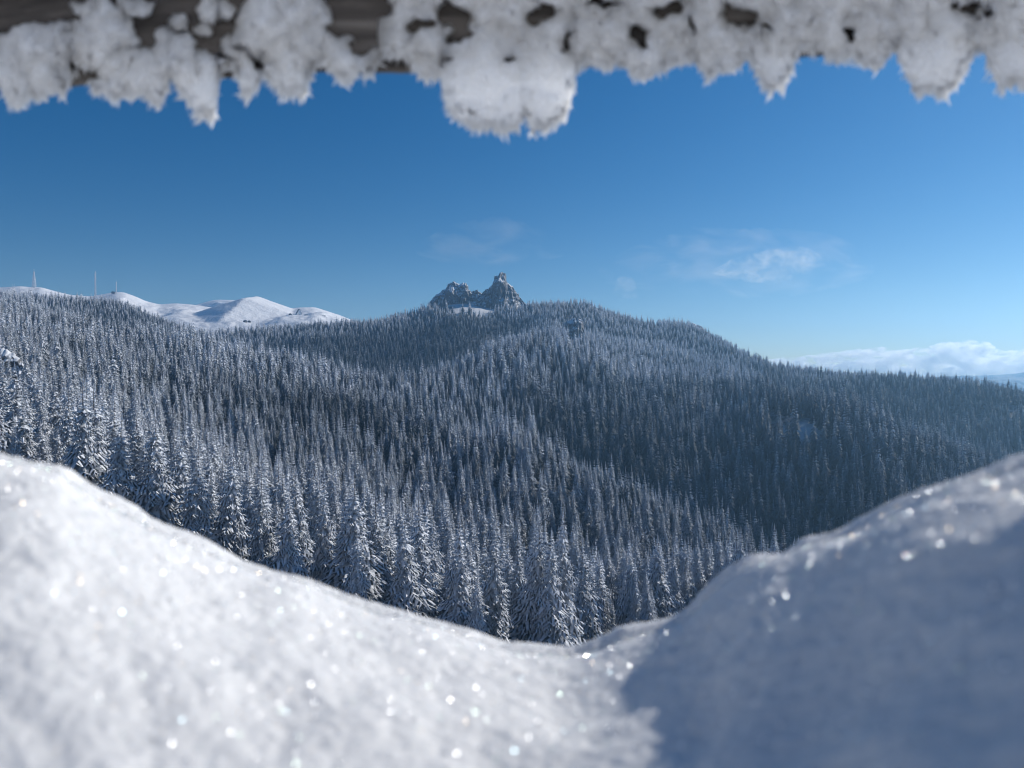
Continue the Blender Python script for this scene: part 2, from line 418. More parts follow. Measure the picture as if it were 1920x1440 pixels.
# ------------------------------------------------------------------ spruce trees
def tree_mesh(name, H, seed, levels, nbr, segs, skirts, points, core=1.0, core_frost=(0.3, 1.0), grad=(0.10, 1.30, 1.7)):
    """a spruce crown: jagged drooping skirts of needles, with separate sprays of twigs over them"""
    r = np.random.default_rng(seed)
    V = []; Fc = []; fr = []
    def quad(p, q, s, t, f, f2=None):
        b = len(V); V.extend([p, q, s, t]); Fc.append((b, b+1, b+2, b+3)); f2 = f if f2 is None else f2
        fr.extend([f, f, f2, f2])
    lean = r.uniform(-0.012, 0.012, 2)
    Rm = H * r.uniform(0.172, 0.21)
    asym = r.uniform(0, 6.28); asa = r.uniform(0.05, 0.16)
    def prof(t):
        p = (1 - t) ** 1.0 * (0.88 + 0.12 * math.sin(t * 19 + seed)) + 0.010
        if t < 0.16: p *= 0.72 + t * 1.75
        return p
    for L in range(skirts):
        t = (L + r.uniform(-0.25, 0.25)) / skirts
        t = min(max(t, 0.0), 0.97)
        z0 = H * (0.05 + 0.95 * t) + 0.03 * H * (1 - t)
        R = Rm * prof(t) * core * r.uniform(0.86, 1.12)
        m = max(5, int(round(points * (0.5 + 0.5 * (1 - t)))))
        ph = r.uniform(0, 6.28)
        c0 = np.array([lean[0] * z0, lean[1] * z0, z0 + R * 0.3])
        outer = []; inner = []; ff = []
        for k in range(2 * m):
            an = ph + k * math.pi / m + r.normal(0, 0.10)
            q = R * (r.uniform(0.85, 1.25) if k % 2 == 0 else r.uniform(0.45, 0.7)) * (1 + asa * math.cos(an - asym))
            dz = -q * (1.25 - 0.45 * t) * r.uniform(0.65, 1.3)
            outer.append(c0 + np.array([math.cos(an) * q, math.sin(an) * q, dz]))
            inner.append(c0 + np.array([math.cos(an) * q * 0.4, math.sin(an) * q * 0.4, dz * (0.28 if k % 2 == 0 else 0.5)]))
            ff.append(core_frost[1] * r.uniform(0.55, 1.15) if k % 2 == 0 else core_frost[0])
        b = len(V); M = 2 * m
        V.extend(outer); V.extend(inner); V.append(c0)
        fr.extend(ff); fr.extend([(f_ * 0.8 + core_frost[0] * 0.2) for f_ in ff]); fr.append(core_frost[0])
        for k in range(M):
            k2 = (k + 1) % M
            Fc.append((b + k, b + k2, b + M + k2, b + M + k)); Fc.append((b + M + k, b + M + k2, b + 2 * M, b + 2 * M))
    for L in range(levels):
        t = (L + r.uniform(-0.3, 0.3)) / levels
        t = min(max(t, 0), 0.985)
        z0 = H * (0.07 + 0.93 * t)
        n = max(3, int(round(nbr * (0.5 + 0.5 * (1 - t)))))
        ph = r.uniform(0, 6.28)
        for k in range(n):
            if r.random() < 0.10: continue
            an = ph + k * 2 * math.pi / n + r.normal(0, 0.22)
            Lb = Rm * prof(t) * r.uniform(0.75, 1.25) * (1 + asa * math.cos(an - asym))
            if t > 0.9: Lb = max(Lb, 0.02 * H * (1.02 - t) * 5)
            dr = np.array([math.cos(an), math.sin(an), 0]); sd_ = np.array([-dr[1], dr[0], 0])
            droop = (0.75 * (1 - t) + 0.15) * r.uniform(0.8, 1.25)
            if t > 0.85: droop = -0.5 * (t - 0.85) / 0.15
            base = np.array([lean[0] * z0, lean[1] * z0, z0])
            fbr = r.uniform(0.7, 1.25)
            pts = []
            for s in range(segs + 1):
                u = s / segs
                pts.append(base + dr * Lb * u + np.array([0, 0, Lb * (0.12 * u - droop * u ** 1.3 + 0.14 * u ** 4)]) + sd_ * Lb * 0.05 * r.normal())
            for s in range(segs):
                u = (s + 0.5) / segs
                if u < 0.3 and segs > 3: continue
                p0, p1 = pts[s], pts[s+1]
                wdt = Lb * (0.30 * math.sin(math.pi * min(1, 0.22 + u * 0.72)) + 0.05) * r.uniform(0.8, 1.2)
                fwd = (p1 - p0)
                for sg in (-1, 1):
                    hang = np.array([0, 0, -wdt * r.uniform(0.3, 0.8)])
                    w0 = wdt * r.uniform(0.7, 1.1)
                    tip = p0 + fwd * r.uniform(1.0, 1.6) + sd_ * sg * w0 + hang
                    quad(p0 - fwd * 0.05, p0 + fwd * 0.62, tip, tip - fwd * 0.35 + hang * 0.2, fbr * r.uniform(0.75, 1.15), fbr * 1.2)
                hg = np.array([0, 0, -wdt * r.uniform(0.5, 1.0)])
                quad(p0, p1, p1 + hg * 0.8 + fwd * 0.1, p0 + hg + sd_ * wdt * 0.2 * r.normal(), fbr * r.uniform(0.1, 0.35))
    for k in range(3):
        a = k * 2.1; d = np.array([math.cos(a), math.sin(a), 0]) * 0.006 * H
        b = np.array([lean[0] * H, lean[1] * H, 0])
        quad(b + d + [0, 0, H * .93], b - d * 0.5 + [0, 0, H * .93], b + [0, 0, H * 1.01], b + d * 0.3 + [0, 0, H * .985], 1.1)
    V = np.array(V, dtype=np.float32)
    Fc = [f if f[2] != f[3] else f[:3] for f in Fc]
    me = bpy.data.meshes.new(name)
    me.from_pydata(V.tolist(), [], Fc)
    me.update()
    at_ = me.attributes.new('frost_shade', 'FLOAT', 'POINT')
    at_.data.foreach_set('value', (np.array(fr) * (grad[0] + grad[1] * np.clip(V[:, 2] / H, 0, 1) ** grad[2])).astype(np.float32))  # darker towards the base: thinner rime, plus shade between crowns put into the colour
    me.materials.append(M_needle)
    return me

def trunk_mesh(H, seed):
    r = np.random.default_rng(seed)
    zs = np.array([-1.5, 0, 0.4, 2, 5, 9, 13, 17, 0.97 * 22]) * H / 22
    rad = np.array([0.34, 0.32, 0.26, 0.22, 0.19, 0.15, 0.11, 0.06, 0.012]) * H / 22
    an = np.linspace(0, 2 * math.pi, 8, endpoint=False)
    lx, ly = 0, 0
    V = []
    for z, q in zip(zs, rad):
        for a in an:
            V.append((lx * z + q * math.cos(a) * r.uniform(0.9, 1.1), ly * z + q * math.sin(a), z))
    me = bpy.data.meshes.new('trunk')
    me.from_pydata(V, [], [tuple(f) for f in grid_faces(len(zs), 8, True)[:, ::-1].tolist()])
    me.update(); me.materials.append(M_bark)
    return me

H0 = 24.0
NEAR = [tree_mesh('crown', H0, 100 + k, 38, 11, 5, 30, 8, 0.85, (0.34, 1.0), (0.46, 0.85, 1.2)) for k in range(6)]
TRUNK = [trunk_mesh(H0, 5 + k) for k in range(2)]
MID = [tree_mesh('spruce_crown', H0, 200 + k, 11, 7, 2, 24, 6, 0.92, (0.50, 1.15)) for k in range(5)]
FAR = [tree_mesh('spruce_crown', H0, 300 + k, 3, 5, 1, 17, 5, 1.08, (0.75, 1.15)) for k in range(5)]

# foreground snow outline (photo pixels)
BANK = [(-2700,770),(-1500,815),(-900,770),(-400,800),(0,855),(60,870),(110,884),(130,905),(170,925),(220,950),(280,985),(350,1015),(420,1045),(480,1065),(560,1085),(620,1110),(700,1135),(800,1165),(880,1190),(940,1212),(1000,1220),(1060,1226),(1120,1213),(1180,1187),(1240,1173),(1290,1155),(1330,1117),(1380,1080),(1420,1057),(1480,1048),(1530,1020),(1600,1000),(1660,962),(1720,930),(1800,905),(1860,888),(1920,865),(1990,850),(2300,872),(2900,905),(3600,880),(4900,915)]
bank_x = [p[0] for p in BANK]; bank_y = [p[1] for p in BANK]

# scatter
sp = 7.7
gx = np.arange(-1900, 1950, sp); gy = np.arange(95, 2150, sp)
GX, GY = np.meshgrid(gx, gy, indexing='ij')
GX = GX.ravel() + rng.uniform(-0.48, 0.48, GX.size) * sp; GY = GY.ravel() + rng.uniform(-0.48, 0.48, GY.size) * sp
k = (GX / GY > -0.86) & (GX / GY < 0.90)
GX, GY = GX[k], GY[k]
GZ = ground(GX, GY)
pxx = GX / GY * F + 960
pyy = EYE - GZ / GY * F
dA = np.interp(pxx, xs, [COL[x][0][1] for x in xs])
dK = np.interp(pxx, xs, [COL[x][8][1] for x in xs])
keep = (GY > dA * 0.97) & (GY < dK + 150)
# natural gaps
g = fbm(GX / 60, GY / 60, 8.8, 3)
keep &= ~((g > 0.8) & (rng.random(len(g)) < 0.8))
keep &= rng.random(len(g)) < np.interp(GY, [300, 600, 1000, 1500], [0.92, 0.90, 0.86, 0.82])
# the clearing on the right spur, a small glade on the left, bare rock saddle, bare snow below the far hill
def ell(cx, cy, rx, ry, rot=0):
    c, s = math.cos(rot), math.sin(rot)
    u = (pxx - cx) * c + (pyy - cy) * s; v = -(pxx - cx) * s + (pyy - cy) * c
    return (u / rx) ** 2 + (v / ry) ** 2 < 1
rag = 14 * fbm(GX / 18, GY / 18, 5.5, 2)
keep &= ~((((pxx - 1500 + rag) / 56) ** 2 + ((pyy - 816 - 0.28 * (pxx - 1500) + rag * 0.6) / 31) ** 2 < 1) & (GY > 430) & (GY < 1100) & (rng.random(len(pxx)) < 0.95))
keep &= ~(ell(216, 716, 14, 9) & (GY > 300))
keep &= ~(ell(20, 690, 32, 32) & (GY > 280) & (GY < 420))
keep &= ~((pxx > 806) & (pxx < 982) & (pyy < 586) & (GY > 1450) & (rng.random(len(pxx)) < 0.93))
keep &= ~(ell(888, 584, 46, 14) & (GY > 1350) & (rng.random(len(pxx)) < 0.85))
keep &= ~(ell(1076, 642, 15, 9) & (GY > 1000) & (GY < 1400))
# trees in the near strip thin out so that the single ones stand clear
near = GY < 260
keep &= ~(near & (rng.random(len(g)) < 0.25))
GX, GY, GZ, pxx, pyy = GX[keep], GY[keep], GZ[keep], pxx[keep], pyy[keep]
n = len(GX)
hs = rng.normal(1.0, 0.23, n).clip(0.55, 1.5)
hs *= 1.0 + 0.22 * fbm(GX / 60, GY / 60, 3.3, 3)
young = rng.random(n) < 0.07
hs[young] *= rng.uniform(0.45, 0.7, young.sum())
hs *= np.interp(GY, [700, 1400], [1.0, 0.76]) * np.where(GY < 200, 1.0, 0.97)
wd = rng.uniform(0.85, 1.2, n)
wd *= 1.0 + 0.15 * np.clip((GY - 900) / 800, 0, 1) + np.where(GY < 300, 0.14, 0)
hs = np.where(GY < 330, np.clip(hs, 0.6, 1.22) * 1.02, hs)
rime = 1.15 + 0.30 * fbm(GX / 120, GY / 120, 6.1, 2) + rng.normal(0, 0.16, n)
rime += 0.40 * np.clip((GZ + 20) / 100, -0.6, 1.3)
rime += np.where((pxx < 500) & (GY < 500), 0.15, 0)
rime += np.where(GY < 330, 0.50, np.where(GY < 500, 0.15, 0))
rime += np.where((pyy > 740) & (pxx > 560) & (pxx < 1450) & (GY < np.interp(pxx, xs, [COL[x][3][1] for x in xs]) * 1.06), 0.12, 0)
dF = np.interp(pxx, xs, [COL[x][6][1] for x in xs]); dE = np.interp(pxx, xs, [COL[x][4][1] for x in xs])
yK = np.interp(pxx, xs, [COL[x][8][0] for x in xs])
rime *= np.where((GY > dF * 1.05) & (pyy > yK + 28) & (pxx < 1000), 0.62, 1.0)          # shade of the hollow put into its trees' colour by lowering rime
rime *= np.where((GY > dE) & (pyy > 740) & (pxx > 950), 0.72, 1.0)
rime += np.where((pxx > 1040) & (pxx < 1430) & (pyy < 735) & (GY > 950), 0.35, 0)
hs *= np.where((GY > dE * 0.97) & (GY < 1000) & (pxx > 900), 1.25, 1.0)
rime = rime.clip(0.35, 1.9)
rot = rng.uniform(0, 2 * math.pi, n)

# which trees show largest in the photo: a coarse front-to-back coverage buffer
BW, BH = 960, 720
buf = np.zeros((BH, BW), bool)
bxx = np.interp(np.arange(BW) * 2, bank_x, bank_y) / 2
for i in range(BW): buf[int(bxx[i]):, i] = True
order = np.argsort(GY)
vis = np.zeros(n)
lowcut = np.zeros(n, bool)
for i in order:
    if GY[i] > 420: break
    h = H0 * hs[i] / GY[i] * F / 2; cxp = pxx[i] / 2; cyp = pyy[i] / 2
    hw = h * 0.15 * wd[i]
    x0_, x1_ = int(max(0, cxp - hw)), int(min(BW - 1, cxp + hw))
    if x1_ <= x0_: continue
    for xx in range(x0_, x1_ + 1):
        f_ = 1 - abs(xx - cxp) / hw
        yt = int(max(0, cyp - h * min(1, f_ * 1.0))); yb = int(min(BH, cyp - h * 0.06))
        if yb > yt:
            col = buf[yt:yb, xx]
            vis[i] += (~col).sum(); col[:] = True
chosen = np.argsort(-vis)[:300]
chosen = chosen[vis[chosen] > 0]
is_ind = np.zeros(n, bool); is_ind[chosen] = True
drop = (~is_ind) & (vis <= 0) & (GY < 300) & (pyy - H0 * hs / GY * F > np.interp(pxx, bank_x, bank_y))
print('trees', n, 'individual', is_ind.sum(), 'dropped', drop.sum())

# the remaining forest: one object, instances by geometry nodes
rest = np.where(~is_ind & ~drop)[0]
# hidden near trees behind the chosen ones still belong to the mass
pm = bpy.data.meshes.new('spruce_forest')
pm.vertices.add(len(rest))
pm.vertices.foreach_set('co', np.stack([GX[rest], GY[rest], GZ[rest]], -1).astype(np.float32).ravel())
def pa(nm, ty, arr):
    a = pm.attributes.new(nm, ty, 'POINT')
    a.data.foreach_set('vector' if ty == 'FLOAT_VECTOR' else 'value', arr)
lod = np.where(GY[rest] < 620, rng.integers(0, 5, len(rest)), 5 + rng.integers(0, 5, len(rest))).astype(np.int32)
pa('variant', 'INT', lod)
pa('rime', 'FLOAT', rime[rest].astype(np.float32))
pa('size', 'FLOAT_VECTOR', np.stack([hs[rest] * wd[rest], hs[rest] * wd[rest], hs[rest]], -1).astype(np.float32).ravel())
tilt = rng.normal(0, 0.03, (len(rest), 2))
pa('turn', 'FLOAT_VECTOR', np.stack([tilt[:, 0], tilt[:, 1], rot[rest]], -1).astype(np.float32).ravel())
forest = bpy.data.objects.new('spruce_forest', pm); C.objects.link(forest)
tag(forest, 'dense rime-frosted spruce forest covering the slopes up to the skyline', 'forest', None, 'stuff')
vc = bpy.data.collections.new('spruce variants')
for q, me in enumerate(MID + FAR):
    o = bpy.data.objects.new('spruce_variant_%02d' % q, me); vc.objects.link(o)
ng = bpy.data.node_groups.new('scatter', 'GeometryNodeTree')
ng.interface.new_socket('Geometry', in_out='INPUT', socket_type='NodeSocketGeometry')
ng.interface.new_socket('Geometry', in_out='OUTPUT', socket_type='NodeSocketGeometry')
gi = ng.nodes.new('NodeGroupInput'); go = ng.nodes.new('NodeGroupOutput')
ci = ng.nodes.new('GeometryNodeCollectionInfo'); ci.inputs['Collection'].default_value = vc
ci.inputs['Separate Children'].default_value = True; ci.inputs['Reset Children'].default_value = True
ip = ng.nodes.new('GeometryNodeInstanceOnPoints'); ip.inputs['Pick Instance'].default_value = True
def na(nm, ty):
    a = ng.nodes.new('GeometryNodeInputNamedAttribute'); a.data_type = ty; a.inputs['Name'].default_value = nm
    return a.outputs[0]
mtp = ng.nodes.new('GeometryNodeMeshToPoints')
ng.links.new(gi.outputs[0], mtp.inputs['Mesh'])
ng.links.new(mtp.outputs[0], ip.inputs['Points'])
ng.links.new(ci.outputs[0], ip.inputs['Instance'])
ng.links.new(na('variant', 'INT'), ip.inputs['Instance Index'])
e2r = ng.nodes.new('FunctionNodeEulerToRotation')
ng.links.new(na('turn', 'FLOAT_VECTOR'), e2r.inputs[0])
ng.links.new(e2r.outputs[0], ip.inputs['Rotation'])
ng.links.new(na('size', 'FLOAT_VECTOR'), ip.inputs['Scale'])
ng.links.new(ip.outputs[0], go.inputs[0])
md = forest.modifiers.new('scatter', 'NODES'); md.node_group = ng

# the 300 trees that show largest, one object each
protos = []
LANDMARK = [(45, 'rock outcrop at left'), (135, 'broad leftmost mast'), (200, 'slender tall mast'), (300, 'thin short mast'), (420, 'rolling snow knolls'),
            (515, 'pointed snow hill'), (610, 'steep-roofed chalet'), (700, 'far end of the snow hill'), (790, 'low skyline left of the crags'), (880, 'broad summit crag'),
            (1000, 'summit pinnacle'), (1130, 'grey cliff'), (1240, 'falling summit ridge'), (1380, 'wooded right shoulder'), (1560, 'clearing on the right spur'), (9999, 'cloud bank at right')]
ROWS = ['snow-edge row', 'second row', 'third row', 'fourth row', 'fifth row', 'sixth row', 'seventh row', 'eighth row', 'ninth row']
ORD = ['first', 'second', 'third', 'fourth', 'fifth', 'sixth', 'seventh', 'eighth', 'ninth', 'tenth', 'eleventh', 'twelfth', 'thirteenth', 'fourteenth', 'fifteenth', 'sixteenth', 'seventeenth', 'eighteenth', 'nineteenth', 'twentieth', 'twenty-first', 'twenty-second', 'twenty-third', 'twenty-fourth', 'twenty-fifth', 'twenty-sixth', 'twenty-seventh', 'twenty-eighth']
def spruce_labels():
    cells = {}
    for i in np.where(is_ind)[0]:
        lm = next(nm for lim, nm in LANDMARK if pxx[i] < lim)
        over = (np.interp(pxx[i], bank_x, bank_y) - pyy[i]) / (H0 / GY[i] * F)
        row = int(np.clip(math.floor(over / 0.30 + 1.0), 0, 8)) if over > -0.7 else 0
        cells.setdefault((lm, row), []).append(i)
    lab = {}
    for (lm, row), ii in cells.items():
        ii.sort(key=lambda i: pxx[i])
        for q, i in enumerate(ii):
            if q == 25: print('long cell', lm, row)
            word = 'tall' if hs[i] > 1.12 else ('small' if hs[i] < 0.8 else 'frosted')
            where = '' if len(ii) == 1 else '%s from left, ' % ORD[min(q, 27)]
            lab[i] = '%s spruce, %s%s below the %s' % (word, where, ROWS[row], lm)
    return lab
labels = spruce_labels()
rng2 = np.random.default_rng(3)
for i in sorted(np.where(is_ind)[0], key=lambda i: -vis[i]):
    v = int(rng2.integers(0, 6)); tk = int(rng2.integers(0, 2))
    if len(protos) < 12:
        e = bpy.data.objects.new('spruce_tree', None); C.objects.link(e); e.empty_display_size = 1
        v = len(protos) % 6; tk = len(protos) // 6
        cr = bpy.data.objects.new('crown', NEAR[v]); C.objects.link(cr); cr.parent = e
        tr = bpy.data.objects.new('trunk', TRUNK[tk]); C.objects.link(tr); tr.parent = e
        protos.append((e, cr, tr))
    else:
        pe, pc, pt = protos[v + 6 * tk]
        e = pe.copy(); C.objects.link(e)
        cr = pc.copy(); C.objects.link(cr); cr.parent = e
        tr = pt.copy(); C.objects.link(tr); tr.parent = e
    e.location = (GX[i], GY[i], GZ[i]); e.rotation_euler = (rng2.normal(0, 0.012), rng2.normal(0, 0.012), rot[i])
    e.scale = (hs[i] * wd[i], hs[i] * wd[i], hs[i])
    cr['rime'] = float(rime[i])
    tag(e, labels[i], 'spruce tree', 'frosted spruces nearest above the foreground snow')

# ------------------------------------------------------------------ rocks
def crag(name, outline, d, base_y, thick, mat, label, seed, ridge=1.0, jag=1.0, nx=170, nt=90):
    """a standing rock: its skyline followed in x, a steep front, a crest and a back of real thickness"""
    cx = np.array([p[0] for p in outline], float); cy_ = np.array([p[1] for p in outline], float)
    pxs = np.linspace(cx[0], cx[-1], nx)
    top = np.interp(pxs, cx, cy_)
    t = np.linspace(-1, 1, nt)
    P, T = np.meshgrid(pxs, t, indexing='ij')
    zt = d * (EYE - top) / F; zb = d * (EYE - base_y) / F
    e = np.clip((zt - zb) / (zt.max() - zb), 0.05, 1)[:, None]
    X = (P - 960) / F * d
    prof = 1 - np.abs(T) ** 1.5
    D = d + T * thick * (0.35 + 0.65 * e)
    Zz = zb - 6 + (zt[:, None] - zb + 6) * prof
    size = (zt.max() - zb)
    q = size / 3.2
    n1 = fbm(X / q, D / q, Zz / q + seed, 4, 0.6)
    n2 = np.abs(noise3(X / (q * 0.5), D / (q * 0.5), Zz / (q * 1.6) + seed))
    edge = np.clip(1 - np.abs(T) , 0, 1) ** 0.5
    fl = np.abs(noise3(X / (q * 0.22), D / (q * 0.5), Zz / (q * 1.1) + seed)) + 0.5 * np.abs(noise3(X / (q * 0.09), D / (q * 0.2), Zz / (q * 0.4) + seed))
    D = D + jag * size * 0.10 * (fl - 0.35) * np.clip(np.abs(T) * 4, 0, 1)
    Zz = Zz + jag * size * 0.03 * fbm(X / (q * 0.12), 0.5, seed, 2) * np.clip(1 - np.abs(T) * 1.4, 0, 1)
    D = D + jag * size * 0.13 * (n1 - n2) * np.clip(np.abs(T) * 3, 0, 1)
    X = X + jag * size * 0.035 * fbm(X / q, D / q, Zz / q + seed + 40, 3)
    Zz = Zz + jag * size * 0.05 * n1 * np.clip(np.abs(T) * 3, 0.1, 1) * edge
    o = mesh_obj(name, np.stack([X, D, Zz], -1).reshape(-1, 3), grid_faces(nx, nt), mat)
    return tag(o, label, 'rock')
crag('rock_spire', [(896,562),(904,549),(912,543),(919,540),(923,532),(926,527),(928,519),(931,517),(935,518),(936.5,512),(941,511.5),(948,513),(949,518),(950,525),(952,530),(956,534),(960,537),(966,545),(973,553),(978,560),(983,566),(992,580)], 1690, 590, 48, M_rock, 'tall grey rock pinnacle standing on the central summit', 1.0, jag=1.0)
crag('rock_crag', [(794,592),(799,584),(804,574),(808,565),(817,554),(826,548),(836,541),(841,534),(846,530),(855,528.5),(861,532),(866,533),(870,531),(876,532),(879,537),(881,543),(886,546),(892,545),(897,545.5),(904,549),(910,562)], 1700, 596, 52, M_rock, 'broad snow-streaked crag left of the summit pinnacle', 11.0)
crag('rock_cliff', [(1046,636),(1052,618),(1058,606),(1066,600),(1074,597),(1082,595),(1089,599),(1093,610),(1097,626),(1100,640)], 1245, 652, 26, M_rock, 'grey cliff face showing between the trees right of the pinnacle', 21.0, jag=0.8)
crag('rock_outcrop', [(-120,640),(-60,640),(-20,646),(0,652),(12,655),(24,662),(34,672),(44,684),(52,700)], 330, 725, 9, M_rock_near, 'snowy rock outcrop at the left edge of the forest', 31.0, jag=0.9)
crag('rock_crag', [(1268,628),(1276,613),(1286,608),(1298,606),(1312,611),(1325,622),(1336,636),(1348,655)], 1705, 665, 40, M_rock, 'low wooded crag on the right shoulder of the summit ridge', 44.0, jag=0.6)

# ------------------------------------------------------------------ masts and huts on the far hills
def boxes(L):
    V = []; Fa = []
    for (x0, y0, z0, x1, y1, z1) in L:
        b = len(V)
        V += [(x0,y0,z0),(x1,y0,z0),(x1,y1,z0),(x0,y1,z0),(x0,y0,z1),(x1,y0,z1),(x1,y1,z1),(x0,y1,z1)]
        Fa += [(b,b+3,b+2,b+1),(b+4,b+5,b+6,b+7),(b,b+1,b+5,b+4),(b+1,b+2,b+6,b+5),(b+2,b+3,b+7,b+6),(b+3,b,b+4,b+7)]
    return V, Fa
def bar(V, Fa, p, q, r):
    p = Vector(p); q = Vector(q); d = (q - p).normalized()
    a = d.orthogonal().normalized(); c = d.cross(a)
    b = len(V)
    for s in (p, q):
        for (i, j) in ((1,1),(-1,1),(-1,-1),(1,-1)):
            V.append(tuple(s + a * r * i + c * r * j))
    Fa += [(b,b+1,b+5,b+4),(b+1,b+2,b+6,b+5),(b+2,b+3,b+7,b+6),(b+3,b,b+4,b+7),(b+3,b+2,b+1,b),(b+4,b+5,b+6,b+7)]
def mast(px, y_base, y_top, d, wb, wt, r, label, name='radio_mast', platforms=()):
    base = at(px, y_base, d); Hh = (y_base - y_top) / F * d
    root = bpy.data.objects.new(name, None); C.objects.link(root); root.location = base
    tag(root, label, 'radio mast', 'radio masts on the far snowy ridge')
    V = []; Fa = []
    nseg = 12
    def w(t): return wb + (wt - wb) * t
    for s in range(nseg):
        t0, t1 = s / nseg, (s + 1) / nseg
        for (i, j) in ((-1,-1),(1,-1),(1,1),(-1,1)):
            bar(V, Fa, (i*w(t0), j*w(t0), t0*Hh*0.88 - 1), (i*w(t1), j*w(t1), t1*Hh*0.88), r)
        cs = [(-1,-1),(1,-1),(1,1),(-1,1)]
        for q in range(4):
            a, b_ = cs[q], cs[(q+1) % 4]
            bar(V, Fa, (a[0]*w(t0), a[1]*w(t0), t0*Hh*0.88), (b_[0]*w(t1), b_[1]*w(t1), t1*Hh*0.88), r * 0.7)
            bar(V, Fa, (a[0]*w(t1), a[1]*w(t1), t1*Hh*0.88), (b_[0]*w(t1), b_[1]*w(t1), t1*Hh*0.88), r * 0.7)
    mesh_obj('lattice', V, Fa, M_frostmetal, root)
    V = []; Fa = []
    bar(V, Fa, (0,0,Hh*0.86), (0,0,Hh), max(wt * 0.5, r * 1.3))
    mesh_obj('antenna', V, Fa, M_frostmetal, root)
    for (t, s) in platforms:
        V, Fa = boxes([(-s,-s,t*Hh,s,s,t*Hh+1.2)])
        mesh_obj('platform', V, Fa, M_frostmetal, root)
    return root
mast(64, 541, 505, 2650, 5.5, 1.2, 0.36, 'broad frosted lattice mast, leftmost on the far ridge', platforms=((0.45, 3.4),))
mast(179, 556, 508, 2600, 1.8, 1.4, 0.32, 'slender tall frosted mast rising behind the forest edge', platforms=((0.9, 2.6), (0.7, 2.4)))
mast(218, 550, 526, 2600, 1.1, 0.7, 0.26, 'short thin mast on the snow knoll, rightmost of the masts')

def on_hill(px, py):
    hp, ht, hz_, hx, hd = H1
    c = int(np.argmin(np.abs(hp - px)))
    rows = EYE - hz_[c] / hd[c] * F
    hit = np.where(rows <= py)[0]
    j = hit[0] if len(hit) else len(rows) - 18
    return np.array([hx[c, j], hd[c, j], hz_[c, j]])
def house(name, px, py, d, w, dep, hw, hr, rz, wallm, roofm, label, cat, chimney=False, sink=2.0):
    p = on_hill(px, py) if d == 0 else at(px, py, d)
    print('house', name, p)
    root = bpy.data.objects.new(name, None); C.objects.link(root); root.location = p; root.rotation_euler = (0, 0, rz)
    tag(root, label, cat)
    x, y = w / 2, dep / 2
    V = [(-x,-y,-sink),(x,-y,-sink),(x,y,-sink),(-x,y,-sink),(-x,-y,hw),(x,-y,hw),(x,y,hw),(-x,y,hw),(0,-y,hw+hr),(0,y,hw+hr)]
    mesh_obj('wall', V, [(0,1,5,8,4),(2,3,7,9,6),(1,2,6,5),(3,0,4,7)], wallm, root)
    o = 0.5; k = hr / x
    R = []
    Fr = []
    for s in (-1, 1):
        b = len(R)
        R += [(s*(x+o), -y-o, hw-o*k+0.05), (0, -y-o, hw+hr+0.05), (0, y+o, hw+hr+0.05), (s*(x+o), y+o, hw-o*k+0.05)]
        R += [(a_, b_, c_ + 0.45) for (a_, b_, c_) in R[b:b+4]]
        Fr += [(b,b+1,b+2,b+3),(b+4,b+7,b+6,b+5),(b,b+4,b+5,b+1),(b+1,b+5,b+6,b+2),(b+2,b+6,b+7,b+3),(b+3,b+7,b+4,b)]
    rf = mesh_obj('roof', R, Fr, roofm, root)
    if chimney:
        V, Fa = boxes([(x*0.3, y*0.2, hw+hr*0.4, x*0.3+1.2, y*0.2+1.2, hw+hr+1.6)])
        mesh_obj('chimney', V, Fa, M_stonewall, rf)
    for q in (-1, 1):
        V, Fa = boxes([(q*x*0.45-0.6, -y-0.12, hw*0.4, q*x*0.45+0.6, -y+0.02, hw*0.4+1.3)])
        mesh_obj('window', V, Fa, M_glass, root)
    V, Fa = boxes([(-0.6, -y-0.14, 0, 0.6, -y+0.02, 2.1)])
    mesh_obj('door', V, Fa, M_darkwall, root)
    return root
house('chalet', 561, 591, 0, 15, 13, 4.0, 13.5, math.radians(35), M_white, M_paleroof, 'tall steep-roofed chalet standing alone on the snowy hill', 'chalet', chimney=True)
house('shed', 546, 590.5, 0, 9, 6, 2.4, 1.6, 0.2, M_darkwall, M_paleroof, 'small dark shed just left of the steep-roofed chalet', 'shed')
house('cabin', 461, 604.5, 0, 7, 8, 3.2, 2.6, 1.2, M_darkwall, M_paleroof, 'dark log cabin low on the snow field under the pointed hill', 'cabin', chimney=True)
house('cabin', 467.5, 605, 0, 8, 7, 2.6, 2.0, 0.1, M_darkwall, M_darkwall, 'lower dark annex on the right of the log cabin', 'cabin')
house('hut', 212.5, 549.5, 2600, 10, 7, 3.5, 1.6, 0.0, M_darkwall, M_darkwall, 'little dark equipment hut at the foot of the short thin mast', 'hut')
V = []; Fa = []
p0 = on_hill(571, 591.5); p1 = on_hill(611, 593.5); p0[2] += 0.8; p1[2] += 0.8
for q in range(12):
    a_ = p0 + (p1 - p0) * q / 12; b_ = p0 + (p1 - p0) * (q + 1) / 12
    bar(V, Fa, tuple(a_), tuple(b_ + (p1 - p0) * 0.001), 1.1)
tag(mesh_obj('retaining_wall', V, Fa, M_stonewall), 'long low dark wall running right from the steep-roofed chalet', 'wall')

# ------------------------------------------------------------------ foreground: snow bank on the lower rail
def disp_grid(Pt, amps, seed):
    """push a grid of points along its normals by real relief"""
    du = np.gradient(Pt, axis=0); dv = np.gradient(Pt, axis=1)
    Nn = np.cross(du, dv); Nn /= np.linalg.norm(Nn, axis=-1, keepdims=True) + 1e-12
    h = 0
    for (a, s, o) in amps:
        h = h + a * fbm(Pt[..., 0] / s + seed, Pt[..., 1] / s, Pt[..., 2] / s, o)
    return Pt + Nn * h[..., None], Nn

